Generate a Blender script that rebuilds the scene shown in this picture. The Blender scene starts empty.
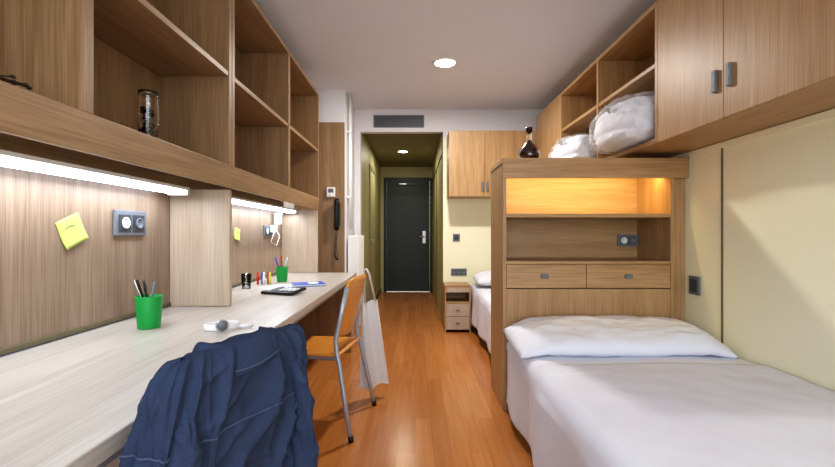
import bpy, bmesh, math, random
from mathutils import Vector, Matrix, noise
random.seed(4)
S=bpy.context.scene
S.view_settings.view_transform='Standard'
try: S.view_settings.look='Medium High Contrast'
except Exception: S.view_settings.look='None'
S.view_settings.exposure=0.0

# ---------------------------------------------------------------- materials
def lin(c):
    o=[]
    for v in c:
        v=v/255.0
        o.append(v/12.92 if v<=0.04045 else ((v+0.055)/1.055)**2.4)
    return (o[0],o[1],o[2],1.0)
def new(name):
    m=bpy.data.materials.new(name); m.use_nodes=True
    nt=m.node_tree; b=nt.nodes['Principled BSDF']
    return m,nt,b
def plain(name,c,rough=.5,metal=0,bump=0,bscale=60,var=.04,spec=.5,trans=0,ior=1.45,emit=None,es=0,coat=0,alpha=1):
    m,nt,b=new(name)
    tc=nt.nodes.new('ShaderNodeTexCoord'); n=nt.nodes.new('ShaderNodeTexNoise')
    n.inputs['Scale'].default_value=bscale; n.inputs['Detail'].default_value=3
    nt.links.new(tc.outputs['Object'],n.inputs['Vector'])
    r=nt.nodes.new('ShaderNodeValToRGB'); L=lin(c)
    r.color_ramp.elements[0].color=tuple(max(0,x*(1-var)) for x in L[:3])+(1,)
    r.color_ramp.elements[1].color=tuple(min(1,x*(1+var)) for x in L[:3])+(1,)
    nt.links.new(n.outputs['Fac'],r.inputs['Fac']); nt.links.new(r.outputs['Color'],b.inputs['Base Color'])
    b.inputs['Roughness'].default_value=rough; b.inputs['Metallic'].default_value=metal
    b.inputs['Specular IOR Level'].default_value=spec
    b.inputs['Transmission Weight'].default_value=trans; b.inputs['IOR'].default_value=ior
    b.inputs['Coat Weight'].default_value=coat; b.inputs['Alpha'].default_value=alpha
    if emit:
        b.inputs['Emission Color'].default_value=lin(emit); b.inputs['Emission Strength'].default_value=es
    if bump:
        bn=nt.nodes.new('ShaderNodeBump'); bn.inputs['Strength'].default_value=bump; bn.inputs['Distance'].default_value=.002
        nt.links.new(n.outputs['Fac'],bn.inputs['Height']); nt.links.new(bn.outputs['Normal'],b.inputs['Normal'])
    return m
def wood(name,c1,c2,axis='Z',rough=.42,fine=.25,coat=0):
    m,nt,b=new(name); N=nt.nodes.new; K=nt.links.new
    tc=N('ShaderNodeTexCoord')
    def mp(a,l):
        k=N('ShaderNodeMapping'); sc=[a,a,a]; sc['XYZ'.index(axis)]=l
        k.inputs['Scale'].default_value=sc; K(tc.outputs['Object'],k.inputs['Vector']); return k
    m1=mp(14,.9); n1=N('ShaderNodeTexNoise'); n1.inputs['Scale'].default_value=1; n1.inputs['Detail'].default_value=5
    n1.inputs['Distortion'].default_value=.6; K(m1.outputs[0],n1.inputs['Vector'])
    m2=mp(170,4); n2=N('ShaderNodeTexNoise'); n2.inputs['Scale'].default_value=1; n2.inputs['Detail'].default_value=3
    K(m2.outputs[0],n2.inputs['Vector'])
    r=N('ShaderNodeValToRGB'); r.color_ramp.elements[0].position=.3; r.color_ramp.elements[1].position=.7
    r.color_ramp.elements[0].color=lin(c2); r.color_ramp.elements[1].color=lin(c1); K(n1.outputs['Fac'],r.inputs['Fac'])
    r2=N('ShaderNodeValToRGB'); r2.color_ramp.elements[0].position=.35; r2.color_ramp.elements[1].position=.6
    g=1-fine; r2.color_ramp.elements[0].color=(g,g*.97,g*.93,1); r2.color_ramp.elements[1].color=(1,1,1,1); K(n2.outputs['Fac'],r2.inputs['Fac'])
    mx=N('ShaderNodeMix'); mx.data_type='RGBA'; mx.blend_type='MULTIPLY'; mx.inputs[0].default_value=1
    K(r.outputs['Color'],mx.inputs[6]); K(r2.outputs['Color'],mx.inputs[7]); K(mx.outputs[2],b.inputs['Base Color'])
    b.inputs['Roughness'].default_value=rough; b.inputs['Coat Weight'].default_value=coat
    bn=N('ShaderNodeBump'); bn.inputs['Strength'].default_value=.08; bn.inputs['Distance'].default_value=.001
    K(n2.outputs['Fac'],bn.inputs['Height']); K(bn.outputs['Normal'],b.inputs['Normal'])
    return m
def floor_mat():
    m,nt,b=new('laminate_floor'); N=nt.nodes.new; K=nt.links.new
    tc=N('ShaderNodeTexCoord'); mp=N('ShaderNodeMapping'); mp.inputs['Rotation'].default_value=(0,0,math.pi/2)
    K(tc.outputs['Object'],mp.inputs['Vector'])
    br=N('ShaderNodeTexBrick'); K(mp.outputs[0],br.inputs['Vector'])
    br.inputs['Color1'].default_value=lin((198,132,72)); br.inputs['Color2'].default_value=lin((184,118,60)); br.inputs['Mortar'].default_value=lin((164,102,52))
    br.inputs['Scale'].default_value=1; br.inputs['Mortar Size'].default_value=.001; br.inputs['Brick Width'].default_value=1.1; br.inputs['Row Height'].default_value=.095
    br.offset=.37
    m2=N('ShaderNodeMapping'); m2.inputs['Scale'].default_value=(22,1.4,22); K(tc.outputs['Object'],m2.inputs['Vector'])
    n=N('ShaderNodeTexNoise'); n.inputs['Scale'].default_value=1.6; n.inputs['Detail'].default_value=6; K(m2.outputs[0],n.inputs['Vector'])
    r=N('ShaderNodeValToRGB'); r.color_ramp.elements[0].color=(.86,.83,.78,1); r.color_ramp.elements[1].color=(1.05,1.05,1.05,1)
    r.color_ramp.elements[0].position=.3; r.color_ramp.elements[1].position=.7
    K(n.outputs['Fac'],r.inputs['Fac'])
    mx=N('ShaderNodeMix'); mx.data_type='RGBA'; mx.blend_type='MULTIPLY'; mx.inputs[0].default_value=1
    K(br.outputs['Color'],mx.inputs[6]); K(r.outputs['Color'],mx.inputs[7]); K(mx.outputs[2],b.inputs['Base Color'])
    b.inputs['Roughness'].default_value=.24
    return m

M={}
M['oak']=wood('oak_veneer',(170,139,105),(146,116,84),'Y')
M['oakz']=wood('oak_veneer_vertical',(168,137,103),(144,114,82),'Z')
M['oakx']=wood('oak_veneer_cross',(172,140,102),(148,118,82),'X')
M['panel']=wood('oak_backboard',(168,146,127),(148,126,107),'Z')
M['hon']=wood('honey_oak_front',(194,158,114),(174,136,93),'Z')
M['honx']=wood('honey_oak_cross',(194,158,114),(174,136,93),'X')
M['hony']=wood('honey_oak_long',(188,152,108),(168,130,88),'Y')
M['desk']=wood('desk_laminate',(206,200,193),(188,180,171),'Y',rough=.3,fine=.14)
M['palewood']=wood('pale_partition',(198,180,162),(180,160,140),'Z',fine=.12)
M['white']=plain('ceiling_paint',(226,226,233),.8,bump=.03)
M['wallw']=plain('wall_paint_white',(230,229,234),.75,bump=.05)
M['cream']=plain('cream_panel',(246,243,214),.5,var=.02)
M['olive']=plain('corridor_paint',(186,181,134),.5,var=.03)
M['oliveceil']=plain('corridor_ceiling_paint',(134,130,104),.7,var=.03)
M['groove']=plain('dark_groove',(112,104,80),.7)
M['floor']=floor_mat()
M['door']=plain('dark_door_paint',(50,58,56),.4,spec=.4)
M['doorfr']=plain('dark_door_frame',(30,34,34),.4)
M['alu']=plain('brushed_aluminium',(186,188,192),.32,metal=.8)
M['chrome']=plain('tube_grey_metal',(182,188,200),.35,metal=.4)
M['grey']=plain('grey_plastic',(112,116,124),.45)
M['dgrey']=plain('dark_grey_plastic',(66,70,76),.4)
M['black']=plain('black_plastic',(22,22,24),.35)
M['wplas']=plain('white_plastic',(236,236,236),.35)
M['linen']=plain('white_linen',(230,232,242),.85,bump=.25,bscale=420,var=.015)
M['green']=plain('green_plastic',(24,150,66),.35)
M['orange']=wood('orange_plywood',(236,166,78),(222,148,60),'Z',rough=.32,fine=.1)
M['denim']=plain('denim_navy',(58,69,94),.95,bump=.8,bscale=500,var=.5,spec=.1)
M['denim2']=plain('denim_seam',(78,90,116),.95,var=.2,spec=.1)
M['yellow']=plain('sticky_paper',(196,214,112),.8)
M['red']=plain('red_plastic',(206,40,46),.35)
M['blue']=plain('blue_plastic',(40,92,190),.35)
M['paper']=plain('paper_white',(232,236,240),.8)
M['glass']=plain('clear_glass',(250,252,252),.02,trans=1,var=0)
M['wine']=plain('amber_dark_liquid',(74,20,16),.08,trans=.2,var=.05)
M['dry']=plain('dried_stem',(52,36,28),.8,var=.3)
M['tote']=plain('cotton_tote',(228,226,226),.85,bump=.3,bscale=300)
M['led']=plain('led_diffuser',(255,255,255),.4,emit=(226,236,255),es=5)
M['warmled']=plain('warm_led_diffuser',(255,240,200),.4,emit=(255,206,110),es=6)
M['bulb']=plain('downlight_glow',(255,250,240),.4,emit=(255,246,230),es=22)
def film():
    m,nt,b=new('clear_plastic_film'); N=nt.nodes.new; K=nt.links.new
    out=[n for n in nt.nodes if n.type=='OUTPUT_MATERIAL'][0]
    b.inputs['Base Color'].default_value=(.9,.92,.95,1); b.inputs['Roughness'].default_value=.1
    t=N('ShaderNodeBsdfTransparent'); mx=N('ShaderNodeMixShader')
    n=N('ShaderNodeTexNoise'); n.inputs['Scale'].default_value=5; n.inputs['Detail'].default_value=3; n.inputs['Distortion'].default_value=1.2
    r=N('ShaderNodeValToRGB'); r.color_ramp.elements[0].position=.4; r.color_ramp.elements[1].position=.65
    r.color_ramp.elements[0].color=(.10,.10,.10,1); r.color_ramp.elements[1].color=(.28,.28,.28,1)
    tc=N('ShaderNodeTexCoord'); K(tc.outputs['Object'],n.inputs['Vector']); K(n.outputs['Fac'],r.inputs['Fac'])
    K(r.outputs['Color'],mx.inputs[0]); K(t.outputs[0],mx.inputs[1]); K(b.outputs[0],mx.inputs[2]); K(mx.outputs[0],out.inputs['Surface'])
    return m
M['film']=film()

# ---------------------------------------------------------------- builder
class B:
    def __init__(s,name): s.name=name; s.bm=bmesh.new(); s.mats=[]
    def mi(s,k):
        if k not in s.mats: s.mats.append(k)
        return s.mats.index(k)
    def merge(s,t,k,smooth=False,mat=None):
        if mat is not None: bmesh.ops.transform(t,matrix=mat,verts=t.verts)
        bmesh.ops.recalc_face_normals(t,faces=t.faces)
        i=s.mi(k)
        for f in t.faces: f.material_index=i; f.smooth=smooth
        me=bpy.data.meshes.new('tmp'); t.to_mesh(me); t.free(); s.bm.from_mesh(me); bpy.data.meshes.remove(me)
    def box(s,x0,x1,y0,y1,z0,z1,k,bev=.002,mat=None,seg=2):
        t=bmesh.new(); bmesh.ops.create_cube(t,size=1)
        for v in t.verts: v.co=Vector(((x0+x1)/2+v.co.x*(x1-x0),(y0+y1)/2+v.co.y*(y1-y0),(z0+z1)/2+v.co.z*(z1-z0)))
        if bev>0: bmesh.ops.bevel(t,geom=t.edges[:],offset=min(bev,.45*min(x1-x0,y1-y0,z1-z0)),segments=seg,affect='EDGES',profile=.6)
        s.merge(t,k,False,mat)
    def tube(s,pts,r,k,seg=10,mat=None,closed=False):
        pts=[Vector(p) for p in pts]; n=len(pts); rr=r if isinstance(r,(list,tuple)) else [r]*n
        t=bmesh.new(); rings=[]; up=None
        for i,p in enumerate(pts):
            a=pts[max(0,i-1)]; b=pts[min(n-1,i+1)]
            if closed: a=pts[i-1]; b=pts[(i+1)%n]
            d=(b-a).normalized()
            if up is None:
                up=d.orthogonal().normalized()
            up=(up-d*up.dot(d)).normalized(); sd=d.cross(up)
            rings.append([t.verts.new(p+(up*math.cos(q)+sd*math.sin(q))*rr[i]) for q in [2*math.pi*j/seg for j in range(seg)]])
        m=n if closed else n-1
        for i in range(m):
            A=rings[i]; C=rings[(i+1)%n]
            for j in range(seg): t.faces.new((A[j],A[(j+1)%seg],C[(j+1)%seg],C[j]))
        if not closed: t.faces.new(rings[0]); t.faces.new(rings[-1])
        s.merge(t,k,True,mat)
    def lathe(s,prof,c,k,seg=32,mat=None):
        t=bmesh.new(); rings=[]
        for r,z in prof:
            rings.append([t.verts.new((c[0]+r*math.cos(2*math.pi*j/seg),c[1]+r*math.sin(2*math.pi*j/seg),c[2]+z)) for j in range(seg)])
        for A,C in zip(rings,rings[1:]):
            for j in range(seg): t.faces.new((A[j],A[(j+1)%seg],C[(j+1)%seg],C[j]))
        if prof[0][0]>1e-4: t.faces.new(rings[0])
        if prof[-1][0]>1e-4: t.faces.new(rings[-1])
        bmesh.ops.remove_doubles(t,verts=t.verts,dist=1e-5)
        s.merge(t,k,True,mat)
    def grid(s,fn,nu,nv,k,thick=0,wrap=False,mat=None,caps=False):
        t=bmesh.new(); V=[[t.verts.new(fn(i/(nu if wrap else nu-1),j/(nv-1))) for i in range(nu)] for j in range(nv)]
        for j in range(nv-1):
            for i in range(nu if wrap else nu-1):
                t.faces.new((V[j][i],V[j][(i+1)%nu],V[j+1][(i+1)%nu],V[j+1][i]))
        if caps and wrap: t.faces.new(V[0]); t.faces.new(V[-1])
        bmesh.ops.remove_doubles(t,verts=t.verts,dist=1e-6)
        bmesh.ops.recalc_face_normals(t,faces=t.faces)
        if thick: bmesh.ops.solidify(t,geom=t.faces[:],thickness=thick)
        s.merge(t,k,True,mat)
    def ball(s,c,r,k,sc=(1,1,1),sub=2,disp=0,ds=8,mat=None,seed=0):
        t=bmesh.new(); bmesh.ops.create_icosphere(t,subdivisions=sub,radius=1)
        for v in t.verts:
            p=v.co.copy(); q=1
            if disp: q+=disp*noise.fractal(p*ds*.3+Vector((seed,seed,0)),1,2,4)
            v.co=Vector((c[0]+p.x*r*sc[0]*q,c[1]+p.y*r*sc[1]*q,c[2]+p.z*r*sc[2]*q))
        s.merge(t,k,True,mat)
    def done(s,loc=(0,0,0),rot=0,parent=None):
        me=bpy.data.meshes.new(s.name); s.bm.to_mesh(me); s.bm.free()
        for k in s.mats: me.materials.append(M[k])
        o=bpy.data.objects.new(s.name,me); S.collection.objects.link(o)
        o.location=loc; o.rotation_euler=(0,0,rot)
        if parent: o.parent=parent
        return o
def light(name,kind,loc,rot,energy,color,parent=None,**kw):
    d=bpy.data.lights.new(name,kind); d.energy=energy; d.color=color
    for a,b in kw.items(): setattr(d,a,b)
    o=bpy.data.objects.new(name,d); S.collection.objects.link(o); o.location=loc; o.rotation_euler=rot
    if parent: o.parent=parent
    return o

H=2.62; XL=-1.26; XR=1.73; YB=5.2; YF=-1.1; YE=8.27; CL=-.66; CR=.34; HC=2.4
# ---------------------------------------------------------------- shell
b=B('floor'); b.box(XL-.1,XR+.1,YF-.1,YE+.1,-.1,0,'floor',0); b.done()
b=B('ceiling'); b.box(XL-.1,XR+.1,YF-.1,YB+.1,H,H+.1,'white',0); b.done()
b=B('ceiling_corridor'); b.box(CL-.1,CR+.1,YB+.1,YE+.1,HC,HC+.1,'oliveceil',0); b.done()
b=B('wall_left'); b.box(XL-.1,XL,YF-.1,4.5,0,H,'wallw',0); b.done()
b=B('wall_right'); b.box(XR,XR+.1,YF-.1,YB+.1,0,H,'cream',0); b.done()
b=B('wall_back')
b.box(XL-.1,-.73,4.5,YB+.1,0,H,'wallw',0); b.box(-.73,CL,YB,YB+.1,0,H,'wallw',0)
b.box(CL,CR,YB,YB+.1,2.35,H,'wallw',0); b.box(CR,XR,YB,YB+.1,0,2.28,'cream',0); b.box(CR,XR,YB,YB+.1,2.28,H,'wallw',0); b.done()
b=B('wall_corridor_left'); b.box(CL-.1,CL,YB+.1,YE,0,HC,'olive',0); b.done()
b=B('wall_corridor_right'); b.box(CR,CR+.1,YB+.1,YE,0,HC,'olive',0); b.done()
b=B('wall_corridor_end')
b.box(CL-.1,-.60,YE,YE+.1,0,HC,'olive',0); b.box(-.60,CR+.1,YE,YE+.1,2.2,HC,'olive',0); b.box(.335,CR+.1,YE,YE+.1,0,2.2,'olive',0)
b.done()
b=B('wall_front')
b.box(XL,-1.0,YF-.1,YF,0,H,'wallw',0); b.box(1.5,XR,YF-.1,YF,0,H,'wallw',0)
b.box(-1.0,1.5,YF-.1,YF,0,.6,'wallw',0); b.box(-1.0,1.5,YF-.1,YF,2.45,H,'wallw',0); b.done()
b=B('window_1')
for x in (-1.0,.225,1.45): b.box(x,x+.05,YF-.08,YF-.03,.6,2.45,'wplas')
b.box(-.95,1.45,YF-.08,YF-.03,.6,.65,'wplas'); b.box(-.95,1.45,YF-.08,YF-.03,2.4,2.45,'wplas'); b.done()
b=B('wall_panel_back'); b.box(XL+.002,-.735,4.482,4.499,.0,2.28,'oakz'); b.done()
b=B('wall_panel_left'); b.box(XL+.001,-1.245,-.9,4.02,.765,1.345,'panel'); b.box(-1.245,-1.236,-.9,4.02,.757,.772,'groove',.001); b.done()
b=B('trim_1'); b.box(XR-.006,XR-.0005,2.412,2.423,.02,1.6,'groove',.001); b.done()
b=B('trim_2'); b.box(XR-.012,XR-.0005,-1.05,2.70,1.60,1.632,'cream',.001); b.done()
b=B('trim_3'); b.box(XR-.003,XR-.0005,.99,.995,.02,1.6,'groove',0); b.done()
b=B('trim_4'); b.box(CR-.012,CR+.0,5.27,5.31,0,2.35,'groove',.001); b.box(CR-.012,CR-.0005,6.6,6.63,0,2.1,'groove',.001); b.box(CR-.012,CR-.0005,5.31,YE-.1,2.1,2.12,'groove',.001); b.done()
b=B('baseboard_corridor'); b.box(CL+.0005,CL+.012,5.85,YE-.05,0,.07,'groove',.001); b.done()
b=B('door_2')
y0,y1=6.2,7.0
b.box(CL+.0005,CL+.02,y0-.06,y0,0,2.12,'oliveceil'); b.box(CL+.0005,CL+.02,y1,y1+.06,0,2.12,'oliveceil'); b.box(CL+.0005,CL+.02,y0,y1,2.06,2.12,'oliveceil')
b.box(CL+.0005,CL+.010,y0+.003,y1-.003,.08,2.057,'olive')
b.tube([(CL+.01,y0+.08,1.02),(CL+.06,y0+.08,1.02),(CL+.06,y0+.2,1.02)],.01,'alu'); b.done()
b=B('door_1')
b.box(-.598,-.545,YE-.03,YE+.08,0,2.19,'doorfr'); b.box(.285,.333,YE-.03,YE+.08,0,2.19,'doorfr'); b.box(-.545,.285,YE-.03,YE+.08,2.13,2.19,'doorfr')
b.box(-.542,.282,YE+.0,YE+.05,.006,2.127,'door')
b.box(.145,.205,YE-.012,YE,.93,1.17,'alu'); b.tube([(.175,YE-.01,1.06),(.175,YE-.05,1.06),(.05,YE-.05,1.06)],.013,'alu')
b.box(-.33,-.02,YE-.04,YE,2.05,2.09,'dgrey'); b.box(-.30,-.16,YE-.044,YE-.04,2.06,2.08,'alu',.001)
b.ball((-.13,YE-.003,1.52),.014,'alu',sub=2)
b.done()

# ---------------------------------------------------------------- ceiling lights
def downlight(loc,r,e,col):
    b=B('recessed_ceiling_light')
    b.lathe([(r*.84,-.002),(r*.85,-.010),(r,-.008),(r+.004,-.001),(r*.84,-.0005)],loc,'wplas')
    b.lathe([(0,-.006),(r*.84,-.006),(r*.84,-.001)],loc,'bulb')
    o=b.done()
    light('lamp','AREA',(loc[0],loc[1],loc[2]-.03),(0,0,0),e,col,o,shape='DISK',size=r*1.4)
downlight((.263,3.77,H),.105,38,(1,.97,.92))
downlight((-.19,6.7,HC),.085,9,(1,.92,.76))
b=B('air_vent_grille')
b.box(-.50,.11,YB-.012,YB-.0005,2.40,2.415,'grey'); b.box(-.50,.11,YB-.012,YB-.0005,2.535,2.55,'grey')
b.box(-.50,-.485,YB-.012,YB-.0005,2.415,2.535,'grey'); b.box(.095,.11,YB-.012,YB-.0005,2.415,2.535,'grey')
b.box(-.485,.095,YB-.003,YB-.0005,2.415,2.535,'dgrey',0)
for i in range(9): b.box(-.485,.095,YB-.011,YB-.004,2.42+i*.0128,2.427+i*.0128,'grey',0)
b.done()

# ---------------------------------------------------------------- left shelving
def shelving(y0,y1,divs):
    b=B('wall_shelving_unit'); xf=-.905; xb=XL+.002; z0=1.345; z1=2.44
    b.box(xb,xb+.012,y0,y1,1.455,z1,'oakz',0)
    b.box(xb+.012,xf-.02,y0,y1,1.43,1.455,'oak'); b.box(xf-.02,xf,y0,y1,z0,1.455,'oak')
    b.box(xb+.012,xf,y0,y1,z1-.03,z1,'oak')
    b.box(xb,xb+.02,y0,y1,z0,1.43,'oak')
    e=[y0]+divs+[y1]
    for i,y in enumerate(e):
        a,c=(y,y+.03) if i==0 else ((y-.03,y) if i==len(e)-1 else (y-.022,y+.022))
        b.box(xb+.012,xf,a,c,1.455,z1-.03,'oakz')
        if i: 
            p=e[i-1]+(.03 if i==1 else .022); b.box(xb+.012,xf-.004,p,a,1.885,1.91,'oak')
    b.done()
shelving(-.75,2.125,[.25,1.19])
shelving(2.13,4.05,[3.10])
def partition(y,x1,z0,name='desk_partition_panel'):
    b=B(name); b.box(-1.243,x1,y,y+.03,z0,1.343,'palewood'); b.done()
partition(2.18,-.94,.752); partition(4.02,-.912,.752)
def strip(y0,y1,e):
    b=B('undershelf_light')
    b.box(-1.20,-1.10,y0,y1,1.33,1.344,'wplas'); b.box(-1.19,-1.11,y0+.02,y1-.02,1.312,1.33,'led',.006)
    b.box(-1.2,-1.10,y0,y0+.02,1.305,1.33,'wplas'); b.box(-1.2,-1.10,y1-.02,y1,1.305,1.33,'wplas')
    o=b.done()
    light('tube_lamp','AREA',(-1.15,(y0+y1)/2,1.30),(0,0,0),e,(.82,.91,1),o,shape='RECTANGLE',size=.07,size_y=y1-y0-.06)
strip(.3,2.1,4.8); strip(2.3,4.0,4.6)
b=B('long_desk')
b.box(-1.243,-.555,-.9,4.08,.712,.75,'desk',.003)
b.box(-1.235,-.60,4.03,4.06,0,.712,'oakz'); b.box(-1.235,-.62,2.17,2.2,0,.712,'oakz'); b.box(-1.235,-.62,-.88,-.85,0,.712,'oakz')
b.box(-1.243,-1.225,-.85,4.03,.35,.712,'oak')
b.box(-.65,-.61,2.2,4.03,.66,.712,'chrome'); b.box(-.65,-.61,-.85,2.17,.66,.712,'chrome')
b.done()

# ---------------------------------------------------------------- right overhead storage
b=B('overhead_storage_cabinet'); xf=1.37; xw=XR-.003; z0=1.635; z1=2.44
b.box(xf+.02,xw,.35,2.43,z0,z1,'hony')
for a,c in ((.35,.87),(.87,1.39),(1.39,1.91),(1.91,2.43)):
    b.box(xf,xf+.019,a+.0015,c-.0015,z0-.0,z1,'hon',.0015)
for y in (1.955,1.865,.915,.825): b.box(xf-.016,xf,y-.012,y+.012,1.76,1.86,'grey',.004)
b.box(xw-.012,xw,2.43,4.06,z0,z1,'hon',0)
b.box(xf,xw-.012,2.43,4.06,z0,z0+.028,'hony'); b.box(xf,xw-.012,2.43,4.06,z1-.028,z1,'hony')
for a in (2.431,3.22,4.032): b.box(xf,xw-.012,a,a+.027,z0+.028,z1-.028,'hon')
b.box(xf+.004,xw-.012,2.458,3.22,2.07,2.095,'hony'); b.box(xf+.004,xw-.012,3.247,4.032,2.07,2.095,'hony')
b.box(xf+.02,xw,4.06,4.84,z0,z1,'hony'); b.box(xf,xf+.019,4.062,4.84,z0,z1,'hon',.0015)
b.box(xf-.02,xf,4.12,4.15,1.75,1.85,'grey',.004)
b.done()
b=B('upper_wall_cabinet')
b.box(.383,1.365,4.87,YB-.002,1.54,2.28,'hony')
b.box(.383,.787,4.85,4.869,1.54,2.28,'hon',.0015); b.box(.79,1.365,4.85,4.869,1.54,2.28,'hon',.0015)
for x in (.76,.815): b.box(x-.012,x+.012,4.83,4.85,1.6,1.7,'grey',.004)
b.done()

# ---------------------------------------------------------------- headboard bookcase
b=B('headboard_bookcase'); f=2.72; k=3.15; x0=.556; x1=1.64
b.box(x0-.005,XR-.003,f-.01,k,1.565,1.597,'honx'); b.box(x0-.005,XR-.003,f-.01,f+.012,1.47,1.565,'honx')
b.box(x0,x0+.022,f,k,0,1.565,'hon'); b.box(x1-.022,x1,f,k,0,1.565,'hon')
b.box(x1,XR-.003,f+.03,f+.05,0,1.565,'hon',.001)
b.box(x0+.022,x1-.022,k-.015,k,.0,1.565,'honx',0)
b.box(x0+.022,x1-.022,f+.1,k-.015,1.222,1.246,'honx')
b.box(x0+.022,x1-.022,f+.002,f+.1,1.222,1.246,'honx')
b.box(x0+.022,x1-.022,f+.002,k-.015,.925,.945,'honx')
b.box(x0+.022,x1-.022,f+.022,k-.015,.77,.925,'honx')
xm=1.085
b.box(x0+.024,xm-.002,f+.002,f+.02,.775,.922,'honx'); b.box(xm+.002,x1-.024,f+.002,f+.02,.775,.922,'honx')
for x in (.82,1.35): b.box(x-.024,x+.024,f-.012,f+.002,.835,.862,'grey',.006)
b.box(x0+.022,x1-.022,f+.004,f+.024,0,.768,'hon')
o=b.done()
b=B('led_strip'); b.box(x0+.05,x1-.05,f+.02,f+.05,1.548,1.562,'warmled',.004); b.done(parent=o)
light('strip_lamp','AREA',(1.1,f+.10,1.53),(math.radians(40),0,0),4.6,(1,.80,.34),o,shape='RECTANGLE',size=1.02,size_y=.05)
def socket(name,c,n,face,w=.075,h=.08,plate='grey'):
    b=B(name); W=w*n
    mm={'+x':Matrix.Rotation(math.pi/2,4,'Z'),'-x':Matrix.Rotation(-math.pi/2,4,'Z'),'-y':Matrix.Identity(4)}[face]
    mm=Matrix.Translation(c)@mm
    b.box(-W/2-.012,W/2+.012,-.012,-.0005,-h/2-.012,h/2+.012,plate,.004,mat=mm)
    for i in range(n):
        x=-W/2+w*(i+.5)
        b.box(x-w*.42,x+w*.42,-.016,-.012,-h*.42,h*.42,'dgrey' if plate=='grey' else 'wplas',.003,mat=mm)
        if n>1:
            b.lathe([(.0,.0),(.024,.0),(.024,.005),(.020,.005),(.018,.001),(0,.001)],(0,0,0),'grey' if (i or n>2) else 'wplas',24,mat=mm@Matrix.Translation((x,-.0165,0))@Matrix.Rotation(math.pi/2,4,'X'))
    return b.done()
socket('wall_socket',(1.545,k-.016,1.07),2,'-y',.06,.06)
socket('wall_socket',(-1.244,1.87,1.165),2,'+x',.09,.085)
socket('wall_socket',(-1.244,3.62,1.14),2,'+x',.09,.07)
socket('wall_socket',(.53,YB,.655),3,'-y',.055,.06)
socket('light_switch',(XR-.001,2.65,.80),1,'-x',.075,.09)
socket('light_switch',(.50,YB,1.07),1,'-y',.06,.065)

# ---------------------------------------------------------------- beds
def fb(p,a,sc,sd=0): return a*noise.fractal(Vector(p)*sc+Vector((sd,sd*.7,0)),1,2,4)
def bed(y0,y1,xl,xr,zt,wr=1.0,sd=0,drop=.06,foot=True,fold=None):
    b=B('bed')
    b.box(xl+.07,xr-.02,y0+.04,y1-.005,.10,.26,'hony'); b.box(xl+.06,xr-.015,y0+.035,y1-.005,.26,zt-.03,'linen',.03,seg=3)
    for x in (xl+.12,xr-.12):
        for y in (y0+.12,y1-.12): b.box(x-.02,x+.02,y-.02,y+.02,0,.10,'alu')
    r=.055
    def P(u,g,zb):
        Ls=zt-r-zb; La=r*math.pi/2; Lt=xr-(xl+r); T=Ls+La+Lt; d=u*T
        if d<Ls: return xl-g-.012*(1-d/Ls),zb+d,0,d/Ls
        if d<Ls+La:
            a=(d-Ls)/r; return xl+r-(r+g)*math.cos(a),zt-r+(r+g)*math.sin(a),1,1
        return xl+r+(d-Ls-La),zt+g,2,1
    def mk(ya,yb,g,zb):
        def fn(u,v):
            x,z,kind,q=P(u,g,zb); y=ya+(yb-ya)*v
            if kind==0: x+= (1-q*.7)*.014*math.sin(y*11+sd)*wr+fb((y,z*.4,0),.010*wr,3,sd)-.005
            z+= 0 if kind==0 else fb((x*1.0,y*.8,0),.009*wr,2.6,sd)+.006*math.exp(-((x-(xl+xr)/2)/.4)**2)
            if kind!=0: z+=.004*wr*abs(noise.noise(Vector((x*2.2+y*1.1,y*4,sd))))
            if g>0: y+=(.010*math.sin(x*5+1)+.006*math.sin(z*9))*(1 if v>.9 else 0)
            return Vector((min(x,xr-.002),y,z))
        return fn
    b.grid(mk(y0,y1,0,drop),90,110,'linen',thick=-.012)
    if fold: b.grid(mk(y0-.003,fold,.012,drop+.02),90,90,'linen',thick=-.009)
    if foot:
        b.box(xl+.005,xr-.005,y0-.008,y0+.02,drop,zt-.015,'linen',.01)
    return b.done()
def pillow(name,c,w,d,h,sd=0,tilt=0,sag=.0):
    b=B(name)
    def mk(sg):
        def fn(u,v):
            U=2*u-1; V=2*v-1
            t=max(0,(1-abs(U)**4)*(1-abs(V)**2.6))**.5
            x=U*w/2*(1-.05*(1-abs(U))*V*V-.02*V*V); y=V*d/2*(1-.05*U*U)
            z=sg*h/2*t*(1 if sg>0 else .8)+ fb((U*2.0,V*1.2,0),.016,1.6,sd)*t + (fb((U*3,V*3,2),.006,2,sd) if sg>0 else 0)*t
            z-=sag*max(0,abs(U)-.75)**1*(1)
            return Vector((x,y,z))
        return fn
    mm=Matrix.Translation(c)@Matrix.Rotation(tilt,4,'X')
    b.grid(mk(1),64,36,'linen',mat=mm); b.grid(mk(-1),64,36,'linen',mat=mm)
    bmesh.ops.remove_doubles(b.bm,verts=b.bm.verts,dist=1e-4); bmesh.ops.recalc_face_normals(b.bm,faces=b.bm.faces)
    return b.done()
bed(.72,2.70,.585,1.722,.452,1.0,3,fold=2.12)
pillow('pillow',(1.125,2.46,.534),1.17,.47,.165,1,math.radians(7),.16)
bed(3.19,5.17,.68,1.722,.50,.8,8,foot=False,drop=.10)
pillow('pillow',(1.18,4.92,.605),1.0,.44,.18,5,math.radians(6),.05)

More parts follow.
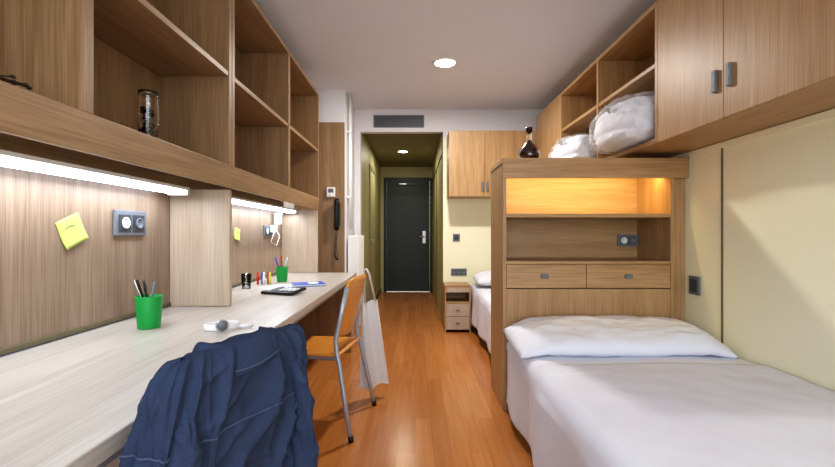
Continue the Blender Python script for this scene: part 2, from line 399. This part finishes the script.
# nightstand
b=B('nightstand')
a0,a1=.335,.63; y0,y1=4.85,5.185
b.box(a0,a1,y0,y1,.515,.535,'honx'); b.box(a0,a0+.016,y0,y1,0,.515,'hon'); b.box(a1-.016,a1,y0,y1,0,.515,'hon')
b.box(a0+.016,a1-.016,y1-.012,y1,.0,.515,'hon',0); b.box(a0+.016,a1-.016,y0+.01,y1-.012,.33,.345,'honx')
b.box(a0+.016,a1-.016,y0+.02,y1-.012,.03,.33,'honx')
b.box(a0+.018,a1-.018,y0,y0+.018,.185,.325,'palewood'); b.box(a0+.018,a1-.018,y0,y0+.018,.035,.18,'palewood')
b.box(a0+.018,a1-.018,y0,y0+.018,.455,.512,'palewood')
for z in (.255,.11): b.box(.46,.505,y0-.01,y0,z-.007,z+.007,'grey',.003)
b.done()

# radiator
b=B('radiator')
n=9
for i in range(n):
    y=4.56+i*.06
    b.box(-.715,-.60,y,y+.034,.30,1.10,'wplas',.014,seg=3)
b.tube([(-.66,4.57,.36),(-.66,5.06,.36)],.016,'wplas'); b.tube([(-.66,4.57,1.04),(-.66,5.06,1.04)],.016,'wplas')
b.tube([(-.66,4.58,.36),(-.66,4.58,.0)],.009,'wplas'); b.tube([(-.66,5.05,.36),(-.66,5.05,.0)],.009,'wplas')
for z in (.4,1.0): b.box(-.729,-.71,4.8,4.83,z-.02,z+.02,'grey')
b.done()
b=B('heating_pipe'); b.tube([(-.70,4.62,H-.002),(-.70,4.62,1.9),(-.70,4.62,1.16)],.013,'wplas')
b.tube([(-.70,4.70,H-.002),(-.70,4.70,1.16)],.013,'wplas')
for z in (1.5,2.2): b.box(-.7295,-.69,4.6,4.72,z,z+.02,'wplas')
b.done()
# phone + thermostat
b=B('intercom_phone'); Y=4.481
b.box(-.84,-.775,Y-.028,Y,1.20,1.44,'black',.01)
b.tube([(-.808,Y-.045,1.47),(-.808,Y-.062,1.44),(-.808,Y-.066,1.32),(-.808,Y-.062,1.2),(-.808,Y-.045,1.16)],[.024,.026,.016,.026,.024],'black',14)
pts=[]
for i in range(120):
    t=i/119; a=t*2*math.pi*15
    pts.append((-.80+.012*math.cos(a)-.03*math.sin(t*math.pi),Y-.03+.012*math.sin(a),1.17-.32*math.sin(t*math.pi*.5)))
b.tube(pts,.003,'black',6); b.tube([(-.80,Y-.018,.85),(-.81,Y-.012,.95),(-.83,Y-.012,1.21)],.003,'black',6)
b.done()
b=B('thermostat'); b.box(-.915,-.83,Y-.025,Y,1.50,1.60,'wplas',.006); b.box(-.90,-.845,Y-.028,Y-.025,1.545,1.585,'grey',.001); b.lathe([(0,0),(.012,0),(.011,.006),(0,.006)],(0,0,0),'wplas',20,mat=Matrix.Translation((-.872,Y-.025,1.522))@Matrix.Rotation(math.pi/2,4,'X')); b.done()

# ---------------------------------------------------------------- chairs
def chair(loc,rot):
    b=B('desk_chair')
    def seat(u,v):
        U=2*u-1; V=2*v-1
        x=-.20+.40*u; w=.205*(1-.10*(1-u)**2)
        return Vector((x,V*w,.452-.014*(1-V*V)*(1-abs(U)**3)-(.03*max(0,-U-.55)/.45)))
    b.grid(seat,20,20,'orange',thick=.013)
    def back(u,v):
        U=2*u-1; z=.53+.34*v
        wd=.193-.02*abs(2*v-1)**3-.012*(1-v)
        return Vector((.175+.075*v+.025*(1-U*U)*1.0,U*wd,z-.02*abs(U)**4*(1 if v>.5 else -1)*abs(2*v-1)))
    b.grid(back,20,16,'orange',thick=.012)
    for s in (-1,1):
        b.tube([(.285,s*.25,.0),(.245,s*.235,.2),(.205,s*.212,.40),(.188,s*.203,.46),(.178,s*.195,.53),(.205,s*.186,.66),(.238,s*.172,.82)],.0125,'chrome')
        b.tube([(-.23,s*.245,.0),(-.205,s*.225,.22),(-.175,s*.19,.418),(-.15,s*.17,.427),(.0,s*.17,.425),(.17,s*.185,.425),(.198,s*.207,.425)],.0125,'chrome')
        b.tube([(.285,s*.25,.0),(.281,s*.2485,.03)],.015,'black'); b.tube([(-.23,s*.245,.0),(-.2265,s*.242,.03)],.015,'black')
    b.tube([(-.15,-.17,.425),(-.15,.17,.425)],.009,'chrome'); b.tube([(.15,-.18,.425),(.15,.18,.425)],.009,'chrome')
    return b.done(loc,rot)
chair((-.585,2.60,0),math.radians(-9))
CJ=(-.60,1.02,0); RJ=math.radians(-20)
chair(CJ,RJ)
# jacket over the near chair (same local frame as that chair)
b=B('denim_jacket')
def jk(u,v,off=0):
    a=2*math.pi*u; z=.36+.53*v
    tz=min(1,(1-v)/.13); cap=math.sqrt(max(0,1-(1-tz)**2)) if tz<1 else 1
    A=(.204+.026*(1-v))*(.84+.16*cap)+off; Bd=(.046+.040*(1-v))*(.32+.68*cap)+off
    if v>=.999: A*=.93; Bd*=.35
    ca,sa=math.cos(a),math.sin(a)
    ca=math.copysign(abs(ca)**.6,ca); sa=math.copysign(abs(sa)**.6,sa)
    w1=a*8+1.6*math.sin(v*3.2+1)+1.2*noise.noise(Vector((ca*2,sa*2,v*2)))
    rid=1-abs(math.sin(w1)); rid2=1-abs(math.sin(a*13+2+v*4+2*noise.noise(Vector((sa*3,v*3,1)))))
    kf=(1.1-.75*v)
    fold=kf*(.032*rid**2-.008+.010*rid2**2)
    hc=1-abs(math.sin(v*15+2.4*math.sin(a*1.5)+3*noise.noise(Vector((ca*1.5,sa*1.5,v*2+5)))))
    fold+=.007*hc**3*(1 if v<.95 else .3)
    n=noise.fractal(Vector((ca*1.6,sa*1.6,v*3.5)),1,2,5)*.012
    xc=.157+.085*v
    z+=.012*math.exp(-(sa/.45)**2)*v*v
    return Vector((xc+(Bd+fold+n)*ca,sa*(A+.6*fold+n),z+.006*noise.noise(Vector((sa*3,ca*2,v*4)))))
b.grid(jk,280,130,'denim',wrap=True,caps=True)
for v0 in (.70,):
    b.tube([jk(i/120,v0+.0*i,.002) for i in range(120)],.0024,'denim2',6,closed=True)
for u0 in (.06,.94,.44,.56):
    b.tube([jk(u0+.01*math.sin(j*.2),j/40*.66+.03,.002) for j in range(41)],.0022,'denim2',6)
def sleeve(pts,rad,sd):
    P=[Vector(p) for p in pts]
    def cr(t):
        n=len(P)-1; i=min(int(t*n),n-1); f=t*n-i
        p0=P[max(0,i-1)];p1=P[i];p2=P[i+1];p3=P[min(n,i+2)]
        return .5*((2*p1)+(p2-p0)*f+(2*p0-5*p1+4*p2-p3)*f*f+(3*p1-p0-3*p2+p3)*f**3)
    def fn(u,v):
        c=cr(v); d=(cr(min(1,v+.02))-cr(max(0,v-.02))).normalized(); s1=d.cross(Vector((.3,1,0))).normalized(); s2=d.cross(s1)
        a=2*math.pi*u; cr_=(1-abs(math.sin(v*12+a*.8+2*noise.noise(Vector((v*4,a,sd))))))**2
        r=(rad[0]*(1-v)+rad[1]*v)*(1+.22*cr_-.05+.08*math.sin(3*a+v*9+sd)); r*= (.35+.65*min(1,v/.12)) if v<.12 else 1
        r+=.008*noise.noise(Vector((math.cos(a)*2,math.sin(a)*2,v*9+sd)))
        return c+s1*math.cos(a)*r+s2*math.sin(a)*r*.62
    b.grid(fn,72,110,'denim',wrap=True,caps=True)
sleeve([(.20,-.14,.825),(.24,-.165,.76),(.255,-.175,.64),(.255,-.175,.48),(.25,-.165,.36)],(.046,.040),1)
sleeve([(.225,.13,.83),(.262,.15,.76),(.27,.165,.63),(.27,.175,.48),(.265,.17,.36)],(.046,.042),4)
def collar(u,v):
    a=-math.pi*.62+2*math.pi*.62*u
    r1=.075+.035*v
    return Vector((.225+(.030+.042*v)*math.cos(a),r1*1.1*math.sin(a),.888+.022*math.sin(v*math.pi*.9)-.055*v*v+.005*math.sin(a*3)))
b.grid(collar,60,14,'denim',thick=.005)
b.tube([collar(i/39,.96)+Vector((.001,0,.003)) for i in range(40)],.0022,'denim2',6)
b.done(CJ,RJ)

# tote bag hanging at the far side of the chair back
b=B('tote_bag')
def tb(sg):
    def fn(u,v):
        U=2*u-1; z=.08+.58*v
        w=.10-.045*v
        return Vector((U*w+.03*(1-v),sg*.018*(1-U*U)*(1-v*.6)+.012*math.sin(U*5+v*3),z+.012*math.sin(U*3)))
    return fn
mm=Matrix.Translation((-.305,2.93,0))@Matrix.Rotation(math.radians(22),4,'Z')
b.grid(tb(1),16,24,'tote',mat=mm); b.grid(tb(-1),16,24,'tote',mat=mm)
b.tube([(-.335,2.90,.65),(-.34,2.85,.78),(-.33,2.80,.885),(-.315,2.79,.89),(-.30,2.81,.86),(-.27,2.94,.65)],.007,'tote',6)
b.done()

# ---------------------------------------------------------------- desk things
DZ=.7505
def pencup(x,y,r,h,items):
    b=B('pencil_cup')
    b.lathe([(0,0),(r*.82,0),(r*.84,.004),(r,h-.004),(r,h),(r-.003,h),(r*.8,.006),(0,.006)],(x,y,DZ),'green',36)
    for i,(k,dx,dy,L) in enumerate(items):
        p0=Vector((x-dx*.4*r,y-dy*.4*r,DZ+.012)); p1=Vector((x+dx*r*.75,y+dy*r*.75,DZ+h)); d=(p1-p0).normalized(); p2=p0+d*L
        b.tube([p0,p0+d*(L-.045),p0+d*(L-.043),p2-d*.004,p2],[.0045,.0045,.0055,.0055,.003],k,10)
    b.done()
pencup(-1.045,1.69,.048,.125,[('wplas',-.9,.1,.19),('black',-.4,-.5,.19),('black',-.7,.6,.185),('grey',.0,.6,.17)])
pencup(-1.02,3.30,.045,.115,[('blue',-.8,.1,.19),('red',.1,-.6,.2),('black',.5,.3,.18),('wplas',.7,-.4,.19),('green',-.3,.8,.17)])
b=B('marker_set')
for i,k in enumerate(['red','blue','wplas','red','yellow']):
    x=-1.14+.022*i; y=3.12+.03*(i%2); b.lathe([(0,0),(.009,0),(.009,.06),(.007,.065),(.007,.085),(.004,.09),(0,.09)],(x,y,DZ),k,14)
b.done()
b=B('water_glass'); b.lathe([(0,0),(.028,0),(.034,.10),(.032,.10),(.027,.006),(0,.006)],(-1.13,2.88,DZ),'glass',28); b.done()
b=B('calculator'); mm=Matrix.Translation((-.81,2.66,DZ))@Matrix.Rotation(math.radians(72),4,'Z')@Matrix.Rotation(math.radians(-5),4,'Y')@Matrix.Translation((0,0,.0075))
b.box(-.08,.08,-.11,.11,0,.018,'black',.005,mat=mm); b.box(-.062,.062,.062,.096,.0175,.021,'alu',.001,mat=mm)
for i in range(5):
    for j in range(5): b.box(-.064+i*.026,-.046+i*.026,-.098+j*.030,-.080+j*.030,.0175,.023,'wplas' if i in (1,2,3) and j<4 else 'grey',.002,mat=mm)
b.done()
b=B('notebook'); mm=Matrix.Translation((-.76,3.06,DZ))@Matrix.Rotation(math.radians(-68),4,'Z')
b.box(-.08,.08,-.11,.11,0,.004,'blue',.001,mat=mm); b.box(-.078,.078,-.108,.108,.004,.014,'paper',.001,mat=mm); b.box(-.08,.08,-.11,.11,.014,.017,'blue',.001,mat=mm)
b.box(-.05,.05,.0,.07,.017,.0175,'paper',0,mat=mm)
for i in range(12): b.tube([(-.084+.006*math.cos(a),-.10+i*.018,.009+.009*math.sin(a)) for a in [q*math.pi/4 for q in range(8)]],.001,'alu',5,mat=mm,closed=True)
b.done()
b=B('paper_sheets'); mm=Matrix.Translation((-.93,2.98,DZ))@Matrix.Rotation(math.radians(-20),4,'Z'); b.box(-.09,.09,-.12,.12,0,.003,'paper',0,mat=mm); b.done()
b=B('computer_mouse'); b.ball((-1.12,2.47,DZ+.004),.05,'black',sc=(.62,1,.55),sub=3); bmesh.ops.bisect_plane(b.bm,geom=b.bm.verts[:]+b.bm.edges[:]+b.bm.faces[:],plane_co=(0,0,DZ+.001),plane_no=(0,0,1),clear_inner=True); b.tube([(-1.12,2.505,DZ+.024),(-1.12,2.49,DZ+.03)],.005,'grey',8); b.done()
# wristwatch
b=B('wristwatch')
mm=Matrix.Translation((-.745,1.66,DZ))@Matrix.Rotation(math.radians(25),4,'Z')
def band(u,v):
    a=2*math.pi*u; x=.058*math.cos(a); y=.036*math.sin(a)
    return Vector((x*1.1,y,.002+.024*v))
b.grid(band,48,4,'wplas',thick=.003,wrap=True,mat=mm)
b.lathe([(0,0),(.021,0),(.023,.004),(.021,.01),(0,.011)],(0,0,0),'alu',28,mat=mm@Matrix.Translation((0,-.037,.023))@Matrix.Rotation(math.pi/2,4,'X'))
b.lathe([(0,0),(.018,0),(.018,.001),(0,.001)],(0,0,0),'grey',28,mat=mm@Matrix.Translation((0,-.0475,.023))@Matrix.Rotation(math.pi/2,4,'X'))
b.tube([(.06,-.01,.008),(.085,-.02,.009),(.11,-.012,.008)],[.007,.008,.006],'wplas',8,mat=mm)
b.done()
# sticky notes
def sticky(y,z,s,ang):
    b=B('sticky_note'); mm=Matrix.Translation((-1.2445,y,z))@Matrix.Rotation(ang,4,'X')
    b.grid(lambda u,v: Vector((.001+.022*(max(0,.6-v))**2+.004*u*u,(u-.5)*s,(v-.5)*s)),10,10,'yellow',thick=.0006,mat=mm)
    b.tube([(.004+.00,-.25*s,.15*s),(.004,-.05*s,.2*s),(.004,.2*s,.12*s)],.001,'grey',5,mat=mm)
    b.done()
sticky(1.555,1.13,.105,math.radians(24)); sticky(3.0,1.115,.085,math.radians(-12))
b=B('phone_charger'); b.box(-1.228,-1.18,3.64,3.70,1.13,1.19,'wplas',.008)
b.tube([(-1.18,3.67,1.14),(-1.15,3.66,1.10),(-1.16,3.6,1.02),(-1.19,3.55,1.05),(-1.18,3.62,1.14),(-1.19,3.72,1.2),(-1.2,3.74,1.28)],.003,'wplas',6)
b.box(-1.228,-1.17,3.74,3.79,1.20,1.30,'wplas',.006); b.done()
# glass vase with dried stems
b=B('glass_vase'); c=(-.955,1.54,1.4555)
b.lathe([(0,0),(.026,0),(.03,.01),(.035,.08),(.030,.15),(.034,.17),(.032,.17),(.028,.15),(.032,.08),(.027,.012),(0,.010)],c,'glass',32)
for i in range(34):
    a=random.random()*6.28; r=.022*random.random(); q=random.random()*.09+.02
    p=Vector((c[0]+r*math.cos(a),c[1]+r*math.sin(a),c[2]+q))
    b.tube([(c[0],c[1],c[2]+.013),p],.0012,'dry',5); b.ball(p,.010,'dry',sub=1,disp=.4,seed=i)
b.done()
b=B('dried_flowers'); c=Vector((-.93,.98,1.462))
for i in range(6):
    e=c+Vector((random.uniform(-.02,.02),random.uniform(.0,.06),random.uniform(.002,.02)))
    b.tube([c+Vector((0,-.12,0)),(c+e)/2+Vector((0,-.02,.003)),e],.002,'dry',5); b.ball(e,.006,'dry',sc=(1,1.3,.8),sub=1,disp=.5,seed=i)
b.done()

# ---------------------------------------------------------------- bags on the open shelf, carafe
def plastic_bag(c,sx,sy,sz,sd):
    b=B('plastic_bag_of_linen')
    zb=c[2]-sz
    def blob(s,disp,ds,k,fine):
        t=bmesh.new(); bmesh.ops.create_icosphere(t,subdivisions=6,radius=1)
        for v in t.verts:
            p=v.co.copy(); q=1+disp*noise.noise(p*ds+Vector((sd,0,0)))
            rid=(1-abs(noise.noise(p*ds*1.8+Vector((sd,3,0))))*2.2)
            q+=fine*max(0,rid)**3-fine*.3
            e=[math.copysign(abs(w)**.6,w) for w in p]
            w=Vector((c[0]+e[0]*sx*s*q,c[1]+e[1]*sy*s*q,c[2]+e[2]*sz*s*q)); w.z=max(w.z,zb+.002+(1-s)*.05)
            w.x=min(w.x,XR-.03)
            # layered folds of the linen inside
            if k=='linen': w.x-=.014*(abs(math.sin((w.z-zb)*34+.6*math.sin(w.y*6)))-.5)*(1 if p.x<0 else 0)
            v.co=w
        b.merge(t,k,True)
    blob(.92,.08,1.2,'linen',.03); blob(1.0,.12,1.5,'film',.09)
    b.grid(lambda u,v: Vector((c[0]-sx*.8-.05*v*(.3+abs(math.cos(6.28*u))),c[1]-sy*.3+.05*math.sin(6.28*u)*(.3+v),c[2]+sz*.3+.05*v+.012*math.sin(u*30))),40,8,'film',thick=.001,wrap=True)
    b.done()
plastic_bag((1.43,2.82,1.665+.16),.20,.33,.16,2)
plastic_bag((1.39,3.60,1.665+.125),.21,.34,.125,9)
b=B('glass_carafe'); c=(.765,2.88,1.5975); q=1.25
sc=lambda P:[(r*q,z*q) for r,z in P]
b.lathe(sc([(0,0),(.040,0),(.054,.012),(.060,.04),(.052,.07),(.028,.095),(.016,.115),(.014,.15),(.018,.165),(.014,.165),(.010,.15),(.010,.115),(.02,.093),(.046,.068),(.055,.04),(.049,.014),(0,.004)]),c,'glass',36)
b.lathe(sc([(0,.005),(.047,.014),(.053,.04),(.043,.068),(.02,.09),(.009,.115),(0,.12)]),c,'wine',32)
b.lathe(sc([(0,.150),(.0095,.150),(.0095,.165),(.018,.168),(.018,.185),(0,.188)]),c,'wine',20)
b.done()

# ---------------------------------------------------------------- daylight
w=bpy.data.worlds.new('sky'); S.world=w; w.use_nodes=True
nt=w.node_tree; bg=nt.nodes['Background']; sk=nt.nodes.new('ShaderNodeTexSky')
try:
    sk.sky_type='NISHITA'; sk.sun_disc=False; sk.sun_elevation=math.radians(35)
except Exception: pass
nt.links.new(sk.outputs[0],bg.inputs[0]); bg.inputs[1].default_value=.25
light('window_daylight','AREA',(.25,YF-.13,1.55),(math.radians(90),0,0),55,(.94,.97,1),None,shape='RECTANGLE',size=2.4,size_y=1.8)

# ---------------------------------------------------------------- camera
cd=bpy.data.cameras.new('camera'); cam=bpy.data.objects.new('camera',cd); S.collection.objects.link(cam)
cam.location=(0,0,1.12); cam.rotation_euler=(math.radians(90),0,0)
cd.sensor_width=36; cd.lens=430/835*36; cd.shift_x=.003; cd.clip_start=.02
S.camera=cam
